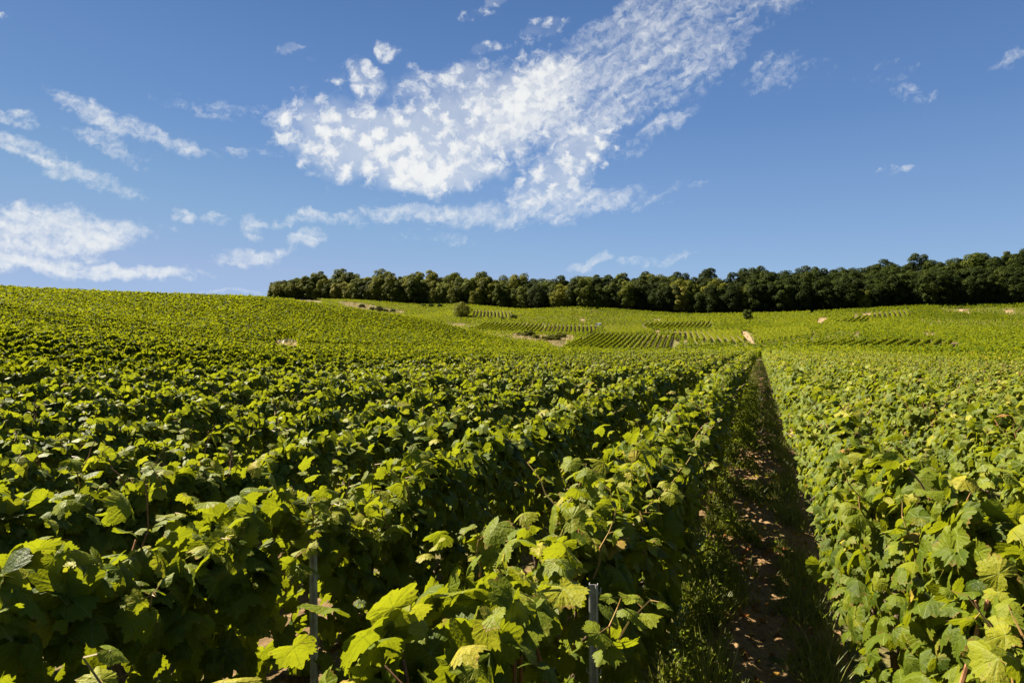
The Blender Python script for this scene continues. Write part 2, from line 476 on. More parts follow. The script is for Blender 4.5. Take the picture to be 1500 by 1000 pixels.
def noisy_material(name, a, b, scale=20.0, rough=0.8, spec=0.2, metal=0.0, stretch=(1, 1, 1), bump=0.0):
    m, g = material(name)
    pos = g.n('ShaderNodeNewGeometry').outputs['Position']
    mp = g.n('ShaderNodeMapping', {'Vector': pos, 'Scale': stretch}).outputs[0]
    n = g.n('ShaderNodeTexNoise', {'Vector': mp, 'Scale': scale, 'Detail': 5.0, 'Roughness': 0.65}).outputs[0]
    col = g.ramp(n, [(0.3, a), (0.7, b)])
    ins = {'Base Color': col, 'Roughness': rough, 'Specular IOR Level': spec, 'Metallic': metal}
    if bump: ins['Normal'] = g.n('ShaderNodeBump', {'Strength': 0.8, 'Distance': bump, 'Height': n}).outputs[0]
    s = g.n('ShaderNodeBsdfPrincipled', ins)
    g.n('ShaderNodeOutputMaterial', {'Surface': s.outputs[0]})
    return m


M_SOIL = soil_material('path_soil', (0.085, 0.050, 0.023), (0.175, 0.108, 0.050), (0.28, 0.195, 0.105))
M_CHALK = soil_material('pale_soil', (0.15, 0.10, 0.05), (0.23, 0.16, 0.09), (0.30, 0.22, 0.13), 0.3, 0.1)
M_GROUND = ground_material()
M_CANE = noisy_material('vine_cane', (0.10, 0.042, 0.018), (0.30, 0.15, 0.07), 60, 0.6)
M_SHOOT = noisy_material('green_shoot', (0.14, 0.13, 0.03), (0.26, 0.13, 0.05), 40, 0.5)
M_BARK = noisy_material('vine_bark', (0.035, 0.024, 0.016), (0.14, 0.095, 0.06), 30, 0.95, stretch=(3, 3, 0.6), bump=0.01)
M_TRUNK = noisy_material('tree_bark', (0.03, 0.025, 0.02), (0.12, 0.10, 0.08), 4, 0.95, stretch=(3, 3, 0.5))
M_STEEL = noisy_material('galvanised_steel', (0.20, 0.20, 0.20), (0.42, 0.42, 0.41), 25, 0.5, 0.5, 0.3)
M_GRAPE, gg = material('white_grape')
_s = gg.n('ShaderNodeBsdfPrincipled', {'Base Color': (0.13, 0.17, 0.04, 1), 'Roughness': 0.4, 'Specular IOR Level': 0.4, 'Subsurface Weight': 0.3, 'Subsurface Radius': (0.006, 0.006, 0.002)})
gg.n('ShaderNodeOutputMaterial', {'Surface': _s.outputs[0]})
M_STONE = noisy_material('pale_stone', (0.58, 0.55, 0.50), (0.78, 0.75, 0.70), 3, 0.9)
M_ROOF = noisy_material('grey_roof', (0.30, 0.29, 0.28), (0.45, 0.43, 0.41), 3, 0.8)
M_DOOR = noisy_material('hut_door', (0.05, 0.045, 0.04), (0.09, 0.08, 0.07), 3, 0.8)


# ------------------------------------------------------------------ ground and path
def build_ground():
    fa = np.linspace(0, 2 * math.pi, 361)[:-1]
    rr = np.concatenate([[0.0], np.geomspace(0.4, 3000, 190)])
    A, R = np.meshgrid(fa, rr[1:])
    X, Y = R * np.cos(A), R * np.sin(A)
    Z = H(X, Y)
    V = np.vstack([[[0, 0, H(0, 0)[0]]], np.stack([X.ravel(), Y.ravel(), Z.ravel()], 1)])
    n = 360
    i = np.arange(len(rr) - 2)[:, None]; j = np.arange(n)[None]
    a = 1 + i * n + j; b = 1 + i * n + (j + 1) % n
    quads = np.stack([a, a + n, b + n, b], 2).reshape(-1, 4)
    tris = np.stack([np.zeros(n, int), 1 + np.arange(n), 1 + (np.arange(n) + 1) % n], 1)
    link('ground', make_mesh('ground', V, [quads, tris], [M_GROUND], True), kind='structure')


def wav(x, y, f, s=0):
    return np.sin(x * f * 1.3 + s + 1.7 * np.sin(y * f * .9 + s)) * np.cos(y * f + 2 * s + 1.3 * np.sin(x * f * .7))


def path_relief(X, Y):
    e = np.clip(1 - (np.abs(X - 0.02) / 0.42) ** 4, 0, 1)
    clod = 0.016 * wav(X, Y, 9, 1) + 0.012 * wav(X, Y, 21, 2) + 0.008 * wav(X, Y, 43, 4) + 0.02 * wav(X * .5, Y, 3.1, 3)
    return 0.012 + e * (0.02 + clod)


def build_path():
    xs = np.linspace(-0.45, 0.5, 32)
    ys = np.concatenate([np.arange(-2, 14, 0.03), np.arange(14, 88, 0.12)])
    X, Y = np.meshgrid(xs, ys)
    Z = Hq(X, Y) + path_relief(X, Y)
    V = np.stack([X.ravel(), Y.ravel(), Z.ravel()], 1)
    w = len(xs)
    i = np.arange(len(ys) - 1)[:, None]; j = np.arange(w - 1)[None]
    a = i * w + j
    F = np.stack([a, a + 1, a + 1 + w, a + w], 2).reshape(-1, 4)
    link('path', make_mesh('path', V, F, [M_SOIL], True), kind='structure')


build_ground()
build_path()

# ------------------------------------------------------------------ vine leaves
LOBES = [(-180, .14), (-150, .60), (-108, .74), (-80, .69), (-52, .87), (-27, .75), (0, .98), (27, .75), (52, .87), (80, .69), (108, .74), (150, .60)]


def leaf_template(lod, seed):
    """one grape leaf, about one unit wide: five lobes, teeth, folded along the veins; petiole at the origin, tip along +y"""
    r = np.random.default_rng(seed)
    fold, droop, wave, ph = r.uniform(-.10, .38), r.uniform(.05, .55), r.uniform(.04, .12), r.uniform(0, 6)
    ka = np.array([a for a, _ in LOBES] + [180.0]); kr = np.array([q for _, q in LOBES] + [.12]) * 1.0
    kr[1:-1] *= r.uniform(.86, 1.12, len(kr) - 2)
    tips = {-108, -52, 0, 52, 108}
    if lod == 0:
        ang = np.unique(np.concatenate([np.arange(-180, 180, 8.0), np.array(sorted(tips), float)]))
    elif lod == 1:
        ang = np.array([-180, -150, -108, -80, -52, -27, 0, 27, 52, 80, 108, 150], float)
    else:
        ang = np.array([-150, -80, -35, 0, 35, 80, 150], float)
    rad_ = np.interp(ang, ka, kr)
    vein = np.array([1.0 if round(a) in tips else 0.0 for a in ang])
    if lod == 0:
        teeth = np.where(np.arange(len(ang)) % 2 == 0, 1.055, 0.935)
        rad_ = rad_ * np.where(vein > 0, 1.05, teeth)
    t = np.radians(ang)

    def shape(k):
        q = rad_ * k
        x, y = q * np.sin(t), q * np.cos(t)
        rr = np.hypot(x, y - .25)
        z = -fold * np.abs(x) * 1.1 - droop * rr ** 2 + wave * np.sin(3 * t + ph) * k * k + .05 * (1 - vein) * (k * (1.3 - k)) * (vein.max() if lod == 0 else 0)
        return np.stack([x, y, z], 1)
    n = len(ang)
    idx = np.arange(n); nxt = (idx + 1) % n
    if lod == 0:
        V = np.vstack([[[0, 0, 0]], shape(.52), shape(1.0)])
        F = np.vstack([np.stack([np.zeros(n, int), 1 + nxt, 1 + idx], 1),
                       np.stack([1 + idx, 1 + nxt, 1 + n + idx], 1), np.stack([1 + nxt, 1 + n + nxt, 1 + n + idx], 1)])
        ve = np.concatenate([[1.0], vein, vein]); ed = np.concatenate([[0.0], np.full(n, .4), np.ones(n)])
    else:
        V = np.vstack([[[0, 0.1, 0.02]], shape(1.0)])
        F = np.stack([np.zeros(n, int), 1 + nxt, 1 + idx], 1)
        ve = np.concatenate([[1.0], vein]); ed = np.concatenate([[0.0], np.ones(n)])
    V = V * np.array([.59, .59, .60])
    return V, F, ve, ed


TEMPL = {0: [leaf_template(0, s) for s in range(10)], 1: [leaf_template(1, s + 20) for s in range(4)], 2: [leaf_template(2, s + 40) for s in range(3)]}
_q = np.array([[-.5, 0, 0], [.5, 0, 0], [.42, .85, -.1], [-.42, .85, -.1]])
TEMPL[3] = [(np.array([[0, -.05, .08], [.5, .35, -.08], [.05, .95, .04], [-.5, .4, -.1]]), np.array([[0, 1, 2], [0, 2, 3]]), np.zeros(4), np.zeros(4))]


def unit(v):
    return v / (np.linalg.norm(v, axis=-1, keepdims=True) + 1e-9)


def add_leaves(geo, lod, pos, nrm, tip, size, tint):
    """place many leaves at once: nrm = blade normal, tip = direction of the tip"""
    N = len(pos)
    if N == 0: return
    z = unit(nrm); y = unit(tip - z * np.sum(tip * z, 1, keepdims=True)); x = np.cross(y, z)
    M = np.stack([x, y, z], 2) * size[:, None, None]
    which = rng.integers(0, len(TEMPL[lod]), N)
    for k, (V, F, ve, ed) in enumerate(TEMPL[lod]):
        s = np.nonzero(which == k)[0]
        if not len(s): continue
        P = np.einsum('nij,vj->nvi', M[s], V) + pos[s][:, None]
        n = len(V)
        FF = (F[None] + (np.arange(len(s)) * n)[:, None, None]).reshape(-1, 3)
        geo.add(P.reshape(-1, 3), FF, tint=np.repeat(tint[s], n), vein=np.tile(ve, len(s)), edge=np.tile(ed, len(s)))


SUNV = np.array(sdir)


POST_GAPS = [(-.60, 1.96), (-1.70, 2.09)]


def row_leaves(geo, lod, s0, s1, curve, dens, size, half=0.185, top=1.2, bottom=0.3, yellow=0.0, seed=0.0, gaps=0.5, bumps=0.38, shoots=.08, red_share=.010, scale=1.0):
    """fill a stretch s0..s1 of a vine row; curve(s) -> (x, y, side vector) on the ground plan"""
    N = int(rng.poisson(max(0.0, (s1 - s0) * dens)))
    if N == 0: return
    s = rng.uniform(s0, s1, N)
    hum = 0.10 * np.sin(s * 2 * math.pi / 1.05 + seed) + 0.10 * np.sin(s * 2.3 + seed * 3) + 0.06 * np.sin(s * 5.9 + seed)
    ht = top * (1 + bumps * hum) ; hw = half * (1 + 0.9 * np.sin(s * 1.7 + seed * 2) * .18 + 0.9 * hum)
    u = rng.random(N)
    bot = bottom
    ins = 1 - np.minimum(0.95, np.abs(rng.normal(0, .34, N)))
    sgn = np.where(rng.random(N) < .5, -1.0, 1.0)
    ontop = u < 0.20
    zz = bot + (ht - bot) * rng.random(N) ** 0.8
    taper = 1 - 0.45 * np.clip((zz - bot) / (ht - bot) - .75, 0, 1) / .25 - 0.25 * np.clip(.25 - (zz - bot) / (ht - bot), 0, 1) / .25
    off = np.where(ontop, hw * .85 * rng.uniform(-1, 1, N), sgn * hw * ins * taper)
    zz = np.where(ontop, ht - 0.02 - np.abs(rng.normal(0, .07, N)) - .25 * (off / hw) ** 2 * ht * .35, zz)
    shoot = ontop & (rng.random(N) < shoots)
    zz = np.where(shoot, ht + rng.uniform(0, .16, N), zz)
    low = np.clip((.86 * ht - zz) / .25, 0, 1)
    thin = .5 + .5 * np.cos(s * 2 * math.pi / 1.05 + seed + 2.2)
    zz = np.where(rng.random(N) < gaps * thin * low, -50.0, zz)
    X, Y, sx, sy, dx, dy = curve(s)
    for (gx, gy) in POST_GAPS:
        zz = np.where((np.abs(X - gx) < .3) & (off > (-.08 if gx < -1 else .03)) & (np.abs(Y - gy + (.05 if gx < -1 else .25)) < (.11 if gx < -1 else .42)) & (zz < 1.2), -50.0, zz)
    for q in BARE:
        if len(s) and not (X.max() < q[:, 0].min() or X.min() > q[:, 0].max() or Y.max() < q[:, 1].min() or Y.min() > q[:, 1].max()):
            zz = np.where(inside(q, np.stack([X, Y], 1)), -50.0, zz)
    P = np.stack([X + sx * off, Y + sy * off, Hq(X, Y) + zz], 1)
    out = np.stack([sx * np.sign(off), sy * np.sign(off), np.zeros(N)], 1)
    out[ontop] *= (np.abs(off[ontop]) / hw[ontop])[:, None] * .7
    upv = np.array([0, 0, 1.0])
    nrm = out * 1.0 + upv * np.where(ontop, .75, .30)[:, None] + .22 * SUNV + rng.normal(0, 1, (N, 3)) * np.where(ontop, .60, .46)[:, None]
    tip = out * .30 - upv * np.where(ontop, .35, 1.1)[:, None] + rng.normal(0, .5, (N, 3))
    sz = size * scale * np.where(rng.random(N) < .12, 1.32, 1.0) * rng.uniform(.50, 1.32, N) * np.where(shoot, .7, 1.0)
    age = (zz - bot) / (ht - bot)
    tint = np.clip(rng.normal(.30, .20, N) + .25 * np.clip(age - .55, 0, 1) + .18 * shoot + yellow + .08 * np.sin(s * .8 + seed * 5), 0, .93)
    red = rng.random(N)
    tint = np.where(rng.random(N) < .016, rng.uniform(.82, .945, N), tint)
    tint = np.where(red < red_share + .02 * shoot, rng.uniform(.95, 1.0, N), tint)
    k = zz > -10
    add_leaves(geo, lod, P[k], nrm[k], tip[k], sz[k], tint[k])


def straight(x0, y0, ang):
    dx, dy = math.sin(ang), math.cos(ang)
    sx, sy = dy, -dx

    def f(s):
        wob = 0.03 * np.sin(s * .9 + x0) + 0.02 * np.sin(s * 2.1 + x0 * 3)
        o = np.ones_like(s)
        return x0 + dx * s + sx * wob, y0 + dy * s + sy * wob, sx * o, sy * o, dx * o, dy * o
    return f


def lod_params(d):
    """level of detail for leaves d metres from the path: leaf kind, leaves per metre, leaf size"""
    if d < 4.2: return 0, 720, .112
    if d < 9: return 1, 660, .117
    if d < 16: return 1, 480, .130
    if d < 30: return 2, 360, .132
    if d < 55: return 2, 200, .155
    if d < 90: return 3, 100, .21
    if d < 150: return 3, 56, .28
    return 3, 17, .46


def fill_row(geo, curve, s0, s1, plot=False, **kw):
    """a whole row, in stretches that get coarser with distance"""
    s = s0
    while s < s1:
        x, y, *_ = curve(np.array([s]))
        d = math.hypot(x[0], y[0])
        st = min(s1 - s, 1.0 if d < 12 else (3.0 if d < 40 else 8.0))
        xm, ym, *_ = curve(np.array([s + st / 2]))
        lod, dens, size = lod_params(math.hypot(xm[0], ym[0]))
        if plot: dens, size = 110, .24
        row_leaves(geo, lod, s, s + st, curve, dens, size, **kw)
        s += st


def canes(geo, curve, s0, s1, per_m, top=1.2, half=.09, parent=None):
    n = int((s1 - s0) * per_m)
    for _ in range(n):
        s = rng.uniform(s0, s1)
        x, y, sx, sy, dx, dy = [q[0] for q in curve(np.array([s]))]
        o = rng.uniform(-half, half)
        h = float(Hq(x, y))
        z0 = h + rng.uniform(.74, .95) * top
        p = np.array([x + sx * o, y + sy * o, z0])
        d = unit(np.array([rng.normal(0, .35), rng.normal(0, .35), 1.0]))
        L = rng.uniform(.10, .28)
        pts = [p + d * L * k / 4 + np.array([rng.normal(0, .003), rng.normal(0, .003), 0]) * k for k in range(5)]
        r = rng.uniform(.0026, .0048)
        if parent is not None: geo = Geo()
        geo.tube(pts, np.linspace(r, r * .75, 5), 5)
        if rng.random() < .5:
            q = pts[-2]; e = unit(d + rng.normal(0, .7, 3))
            geo.tube([q, q + e * .05, q + e * .11], [r * .6, r * .5, r * .35], 5)
        if parent is not None: link('cane', geo.mesh('cane', [M_CANE]), parent)


def twig_cluster(parent, x, y, n, spread, length):
    """pruned brown shoots that stick up together out of the hedge"""
    for _ in range(n):
        p = np.array([x + rng.normal(0, spread), y + rng.normal(0, spread * 1.5), 0])
        p[2] = float(Hq(p[0], p[1])) + rng.uniform(.98, 1.10)
        d = unit(np.array([rng.normal(0, .28), rng.normal(0, .28), 1.0])); L = length * rng.uniform(.6, 1.2); r = rng.uniform(.003, .006)
        g = Geo()
        g.tube([p - d * .12, p, p + d * L * .5 + rng.normal(0, .006, 3), p + d * L], [r, r, r * .95, r * .9], 6)
        if rng.random() < .6:
            q = p + d * L * .6; e = unit(d + rng.normal(0, .6, 3))
            g.tube([q, q + e * L * .4], [r * .7, r * .5], 5)
        link('cane', g.mesh('cane', [M_CANE]), parent)


def shoots_with_leaves(geo_l, geo_s, curve, s0, s1, per_m, lod, top=1.2):
    """young shoots that stand out of the hedge with leaves of their own"""
    for _ in range(int((s1 - s0) * per_m)):
        s = rng.uniform(s0, s1)
        x, y, sx, sy, dx, dy = [q[0] for q in curve(np.array([s]))]
        o = rng.uniform(-.24, .24)
        p = np.array([x + sx * o, y + sy * o, float(Hq(x, y)) + top * rng.uniform(.86, 1.0)])
        d = unit(np.array([sx * o * 2 + rng.normal(0, .35), sy * o * 2 + rng.normal(0, .35), 1.0]))
        L = rng.uniform(.10, .30)
        n = 5
        pts = np.array([p + d * L * k / n + np.array([0, 0, -.03 * (k / n) ** 2]) + rng.normal(0, .006, 3) for k in range(n + 1)])
        geo_s.tube(pts, np.linspace(.004, .0018, n + 1), 4)
        k = np.arange(1, n + 1)
        side = unit(np.stack([rng.normal(0, 1, n), rng.normal(0, 1, n), rng.uniform(-.2, .5, n)], 1))
        pos = pts[1:] + side * .035
        for a, b in zip(pts[1:], pos): geo_s.tube([a, b], [.0016, .0012], 3, cap=False)
        add_leaves(geo_l, lod, pos, np.array([[0, 0, 1.0]]) + rng.normal(0, .5, (n, 3)), side + np.array([[0, 0, -.3]]), .12 * np.linspace(1, .45, n) * rng.uniform(.8, 1.1, n),
                   np.clip(rng.uniform(.45, .85, n), 0, .93))


def merged(name, g1, m1, g2, m2):
    """leaves and the green shoots that carry them, as one mesh with two materials"""
    if not g2.V: return g1.mesh(name, [m1])
    V = np.concatenate(g1.V + g2.V)
    F1, F2 = np.concatenate(g1.F), np.concatenate(g2.F)
    at = {k: np.concatenate(g1.A[k] + [np.zeros(g2.n)]) for k in g1.A}
    return make_mesh(name, V, np.concatenate([F1, F2 + g1.n]), [m1, m2], False, at, np.repeat([0, 1], [len(F1), len(F2)]))


def vine_trunk_mesh(seed):
    r = np.random.default_rng(seed)
    g = Geo()
    pts = [np.array([0, 0, -.05])]
    for k in range(1, 7):
        pts.append(np.array([r.normal(0, .018) * k ** .5, r.normal(0, .03) * k ** .5, k * .085]))
    g.tube(pts, np.linspace(.030, .020, 7) * r.uniform(.85, 1.2, 7), 8)
    h = pts[-1]
    for sg in (-1, 1):
        arm = [h, h + np.array([r.normal(0, .02), sg * .12, .07]), h + np.array([r.normal(0, .03), sg * .30, .10]), h + np.array([0, sg * .5, .09])]
        g.tube(arm, [.018, .013, .010, .008], 6)
    return g.mesh('vine_trunk', [M_BARK], True)


def grape_mesh(seed):
    r = np.random.default_rng(seed)
    import bmesh
    bm = bmesh.new()
    bmesh.ops.create_icosphere(bm, subdivisions=2, radius=1.0)
    bm.verts.ensure_lookup_table()
    SV = np.array([v.co[:] for v in bm.verts]); SF = np.array([[v.index for v in f.verts] for f in bm.faces])
    bm.free()
    g = Geo()
    for k in range(58):
        z = -r.random() ** 1.0 * .13
        w = .036 * (1 - (-z / .14) ** 1.5) + .006
        a = r.uniform(0, 2 * math.pi)
        rr = w * r.uniform(.75, 1.05)
        g.add(SV * r.uniform(.0068, .0085) + np.array([math.cos(a) * rr, math.sin(a) * rr, z]), SF)
    g.tube([(0, 0, .05), (0.004, 0, .01), (0, 0, -.05)], [.002, .002, .001], 4)
    return g.mesh('grape_bunch', [M_GRAPE], True)


TRUNKS = [vine_trunk_mesh(s) for s in range(4)]
GRAPES = [grape_mesh(s) for s in range(3)]


def post_mesh(h=1.10):
    """rolled steel trellis post: open channel with wire notches"""
    prof = np.array([(-.018, .010), (-.018, -.010), (-.012, -.013), (-.006, -.008), (.006, -.008), (.012, -.013), (.018, -.010), (.018, .010),
                     (.0155, .010), (.0155, -.008), (.012, -.010), (.0065, -.0055), (-.0065, -.0055), (-.012, -.010), (-.0155, -.008), (-.0155, .010)])
    g = Geo()
    prof = prof * .72
    n = len(prof)
    zs = np.array([-.25, h])
    V = np.concatenate([np.column_stack([prof, np.full(n, z)]) for z in zs])
    F = []
    for j in range(n):
        k = (j + 1) % n
        F += [(j, k, n + k), (j, n + k, n + j)]
    for j in range(7):
        a, b, c, d = j, j + 1, n - 2 - j, n - 1 - j
        F += [(n + a, n + b, n + c), (n + a, n + c, n + d)]
    g.add(V, F)
    hook = Geo()
    hook.tube([(.0128, .003, 0), (.020, .004, .004), (.021, .004, .018)], [.0022, .0022, .0016], 4)
    return g.mesh('post', [M_STEEL]), hook.mesh('wire_hook', [M_STEEL])


POST_ME, HOOK_ME = post_mesh()


def add_post(x, y, rz, label, lean=0.0):
    o = bpy.data.objects.new('trellis_post', POST_ME)
    COL.objects.link(o)
    o.location = (x, y, float(Hq(x, y)))
    o.rotation_euler = (lean, rng.normal(0, .015), rz)
    o['label'] = label; o['category'] = 'post'; o['group'] = 'metal trellis posts in the vine rows'
    if y < 10:                               # hooks are too small to see on the far posts
        for z in np.arange(.35, 1.08, .12):
            for k in (0, 1):
                hk = link('wire_hook', HOOK_ME, o)
                hk.location = (0, 0, z); hk.scale = (1 - 2 * k, 1, 1)
    return o


def wire_mesh(curve, s0, s1, z):
    g = Geo()
    s = np.arange(s0, s1, .6)
    X, Y, *_ = curve(s)
    g.tube(np.stack([X, Y, Hq(X, Y) + z], 1), .0013, 4)
    return g.mesh('wire', [M_STEEL])


# ------------------------------------------------------------------ the near vineyard, both sides of the path
SP = 1.1
POST_Y = 2.35


def near_row(i, side):
    X = side * (0.60 + SP * i) - (.11 * max(0, i - 1) if side < 0 else 0)
    if side < 0:
        y0 = max(-2.5, .62 * abs(X) - 4.5)
        y1 = 87.0 if X > -13 else 150.0 if X > -60 else 165.0
    else:
        y0 = max(-2.5, 3.0 * X - 5.0)
        y1 = 84.0 + .1 * X
    curve = straight(X, 0.0, 0.0)
    seed = 1.7 * i + (0.4 if side > 0 else 0)
    yellow = 0.07 if side > 0 else 0.01
    if side < 0 and X < -10: yellow = -.10
    if side < 0 and X < -34: yellow = -.20
    top = 1.22 if i < 2 else 1.18 if i < 3 else rng.uniform(1.14, 1.18)
    if side < 0 and i == 8: return           # a wider track runs between two blocks here
    geo = Geo()
    kw = dict(yellow=yellow, seed=seed, top=top, half=.18 if i < 2 else .13 if i < 9 else .115, bumps=.30 if X > -10 and side < 0 else .5 if side > 0 else .4, gaps=(.35 if i < 2 else .6) if side < 0 else .65, shoots=.14 if i < 2 else .12 if side > 0 else .05, red_share=.010 if side < 0 else .010, scale=1.0 if side < 0 else .92)
    if X > -29 or X < -32.5:
        segs = [(y0, y1)]
    else:
        segs = [(y0, 34.0 + rng.uniform(-1, 1))] if y0 < 33 else []
    if side < 0 and -40 < X <= -32.5: segs = [(y0, 40), (42, y1)]
    for a, b in segs: fill_row(geo, curve, a, b, **kw)
    if not geo.V: return
    sidew = 'left' if side < 0 else 'right'
    tail = ('its shaded side facing the grassy path' if side < 0 else 'its sunlit side facing the grassy path') if i == 0 else 'trimmed into a leafy hedge'
    label = f'{ordinal(i + 1)} vine row {sidew} of the path, {tail}'
    group = 'vine rows beside the path'
    near = i < 6
    if not near:
        link('vine_row', geo.mesh('foliage', [M_LEAF_FAR if i > 9 else M_LEAF]), label=label, cat='vine row', group=group)
        return
    root = bpy.data.objects.new('vine_row', None)
    COL.objects.link(root)
    root['label'], root['category'], root['group'] = label, 'vine row', group
    gs = Geo()
    yb = max(y0, -1.2)
    shoots_with_leaves(geo, gs, curve, yb, yb + (9 if i < 3 else 5), 5.0, 0 if i < 2 else 1, top=1.16)
    shoots_with_leaves(geo, gs, curve, yb + (9 if i < 3 else 5), yb + 26, 2.0, 1, top=1.14)
    canes(None, curve, yb, yb + 9, 4.6 if side > 0 else 2.2, top=1.19, parent=root)
    canes(gs, curve, yb + 9, yb + 34, 4.5, top=1.2)
    link('foliage', merged('foliage', geo, M_LEAF, gs, M_SHOOT), root)
    for k in range(int(yb), int(yb) + 14):
        y = k + .35 + rng.uniform(-.12, .12)
        o = link('vine_trunk', TRUNKS[rng.integers(0, 4)], root)
        o.location = (X + rng.normal(0, .02), y, float(Hq(X, y))); o.rotation_euler = (0, 0, math.pi * rng.integers(0, 2) + rng.normal(0, .2))
    if side < 0 and i == 0:
        for yy, n in ((1.25, 6), (1.62, 5), (1.0, 4), (2.2, 4)): twig_cluster(root, X + .03, yy, n, .025, .13)
    if side > 0 and i == 0: twig_cluster(root, X + .12, 2.05, 12, .06, .13)
    if side > 0 and i == 1: twig_cluster(root, X, 3.2, 14, .08, .14)
    if i < 3:
        for z in (.50, .85, 1.08):
            link('wire', wire_mesh(curve, y0, 30, z), root)
        for _ in range(14 if side < 0 else 5):
            y = rng.uniform(yb + .6, yb + 7)
            o = link('grape_bunch', GRAPES[rng.integers(0, 3)], root)
            x = X + rng.choice([-1, 1]) * rng.uniform(.12, .27)
            o.location = (x, y, float(Hq(x, y)) + rng.uniform(.36, .62)); o.rotation_euler = (rng.normal(0, .1), rng.normal(0, .1), rng.uniform(0, 6))
            o.scale = [rng.uniform(.9, 1.2)] * 3


for i in range(22): near_row(i, 1)
for i in range(69): near_row(i, -1)

# posts that the photo shows: one in each of the first two rows on the left, and the row ends by the headland
add_post(-0.45, 1.96, .1, 'grey steel post standing in the first vine row left of the path')
add_post(-1.55, 2.12, .1, 'grey steel post among the leaves of the second vine row left of the path')
k = 0
for i in range(5):
    for side in (-1, 1):
        if i == 4 and side < 0: continue
        X = side * (.60 + SP * i) - (.11 * max(0, i - 1) if side < 0 else 0)
        add_post(X, 87.4 if side < 0 else 84.5 + .1 * X, 0, f'far end post of the {ordinal(i + 1)} vine row {"left" if side < 0 else "right"} of the path')


# ------------------------------------------------------------------ the far slope: striped plots row by row, the rest as one mass
def poly_from_px(pts, veg=0.6, zmin=90.0):
    return np.array([hit(x, y, veg, max(zmin, np.interp(x, [640, 700, 830, 860], [235, 205, 158, 90]))) for x, y in pts])


def clip_line(poly, p, d):
    """stretch of the line p + s d inside a convex polygon"""
    s = []
    n = len(poly)
    for k in range(n):
        a, b = poly[k], poly[(k + 1) % n]
        e = b - a
        den = d[0] * e[1] - d[1] * e[0]
        if abs(den) < 1e-9: continue
        t = ((a - p)[0] * e[1] - (a - p)[1] * e[0]) / den
        w = ((a - p)[0] * d[1] - (a - p)[1] * d[0]) / den
        if -1e-9 <= w <= 1 + 1e-9: s.append(t)
    return (min(s), max(s)) if len(s) > 1 else None


PLOTS = [  # corners in the photograph, x of the point the rows run towards, spacing, words
    ([(822, 508), (866, 488), (992, 490), (985, 511)], 1010, 1.5, 'dark striped plot at the far slope foot', -.12),
    ([(683, 482), (712, 473), (797, 475), (793, 487)], 900, 1.5, 'narrow striped plot below the round bush', .0),
    ([(799, 475), (872, 476), (870, 488), (795, 487)], 850, 1.35, 'upright striped plot left of the stone hut', .05),
    ([(884, 477), (940, 477), (962, 487), (888, 488)], 800, 1.4, 'pale striped plot right of the stone hut', .12),
    ([(692, 454), (750, 455), (748, 466), (690, 465)], 720, 1.5, 'upper striped plot right of the round bush', .1),
    ([(940, 474), (1040, 471), (1042, 480), (950, 481)], 1130, 1.45, 'striped plot left of the lone small tree', -.02),
    ([(968, 484), (1084, 483), (1092, 502), (1010, 497)], 990, 1.5, 'bright striped plot left of the pale steep track', .14),
    ([(1100, 483), (1180, 478), (1192, 491), (1112, 502)], 1010, 1.35, 'striped plot right of the pale steep track', .1),
    ([(1212, 473), (1262, 464), (1272, 466), (1272, 473)], 1400, 1.45, 'dark striped plot right of the bare soil strip', -.04),
    ([(1275, 458), (1330, 453), (1332, 464), (1275, 466)], 1260, 1.5, 'small upper striped plot below the right wood', .02),
    ([(1180, 503), (1400, 499), (1400, 510), (1180, 511)], 1440, 1.7, 'dark gapped block just beyond the near vineyard', -.06),
]
SOIL_PX = [[(1085, 484), (1093, 483), (1107, 503), (1096, 503)], [(1193, 474), (1200, 464), (1212, 464), (1204, 474)], [(1346, 487), (1366, 486), (1373, 493), (1355, 493)],
           [(1394, 452), (1410, 451), (1424, 457), (1408, 457)], [(960, 482), (966, 483), (966, 488), (960, 488)], [(660, 474), (682, 473), (676, 477), (655, 478)],
           [(1468, 453), (1484, 452), (1486, 458), (1470, 457)], [(848, 466), (856, 466), (858, 471), (850, 471)],
           [(1258, 459), (1276, 457), (1274, 462), (1262, 463)], [(956, 466), (968, 466), (968, 469), (956, 469)]]
plot_polys = []


def shrink(poly, k):
    c = poly.mean(0)
    return c + (poly - c) * k


for corners, vx, sp, words, yel in PLOTS:
    poly = poly_from_px(corners)
    plot_polys.append(poly)
    th = math.atan((vx - 750) / 1000) - YAW
    d = np.array([math.sin(th), math.cos(th)]); sv = np.array([d[1], -d[0]])
    o = poly @ sv
    rows = []
    c = o.min() + sp * .5
    while c < o.max():
        cl = clip_line(poly, sv * c, d)
        if cl and cl[1] - cl[0] > 3: rows.append((c, cl))
        c += sp
    for k, (c, cl) in enumerate(rows):
        geo = Geo()
        p = sv * c
        curve = straight(p[0], p[1], th)
        fill_row(geo, curve, cl[0], cl[1], yellow=yel + .04, seed=c * .7, half=.17, top=1.15, plot=True)
        if geo.V:
            link('vine_row', geo.mesh('foliage', [M_LEAF_FAR]), label=f'{ordinal(k + 1)} row from left in {words}', cat='vine row', group='vine rows of the ' + words)

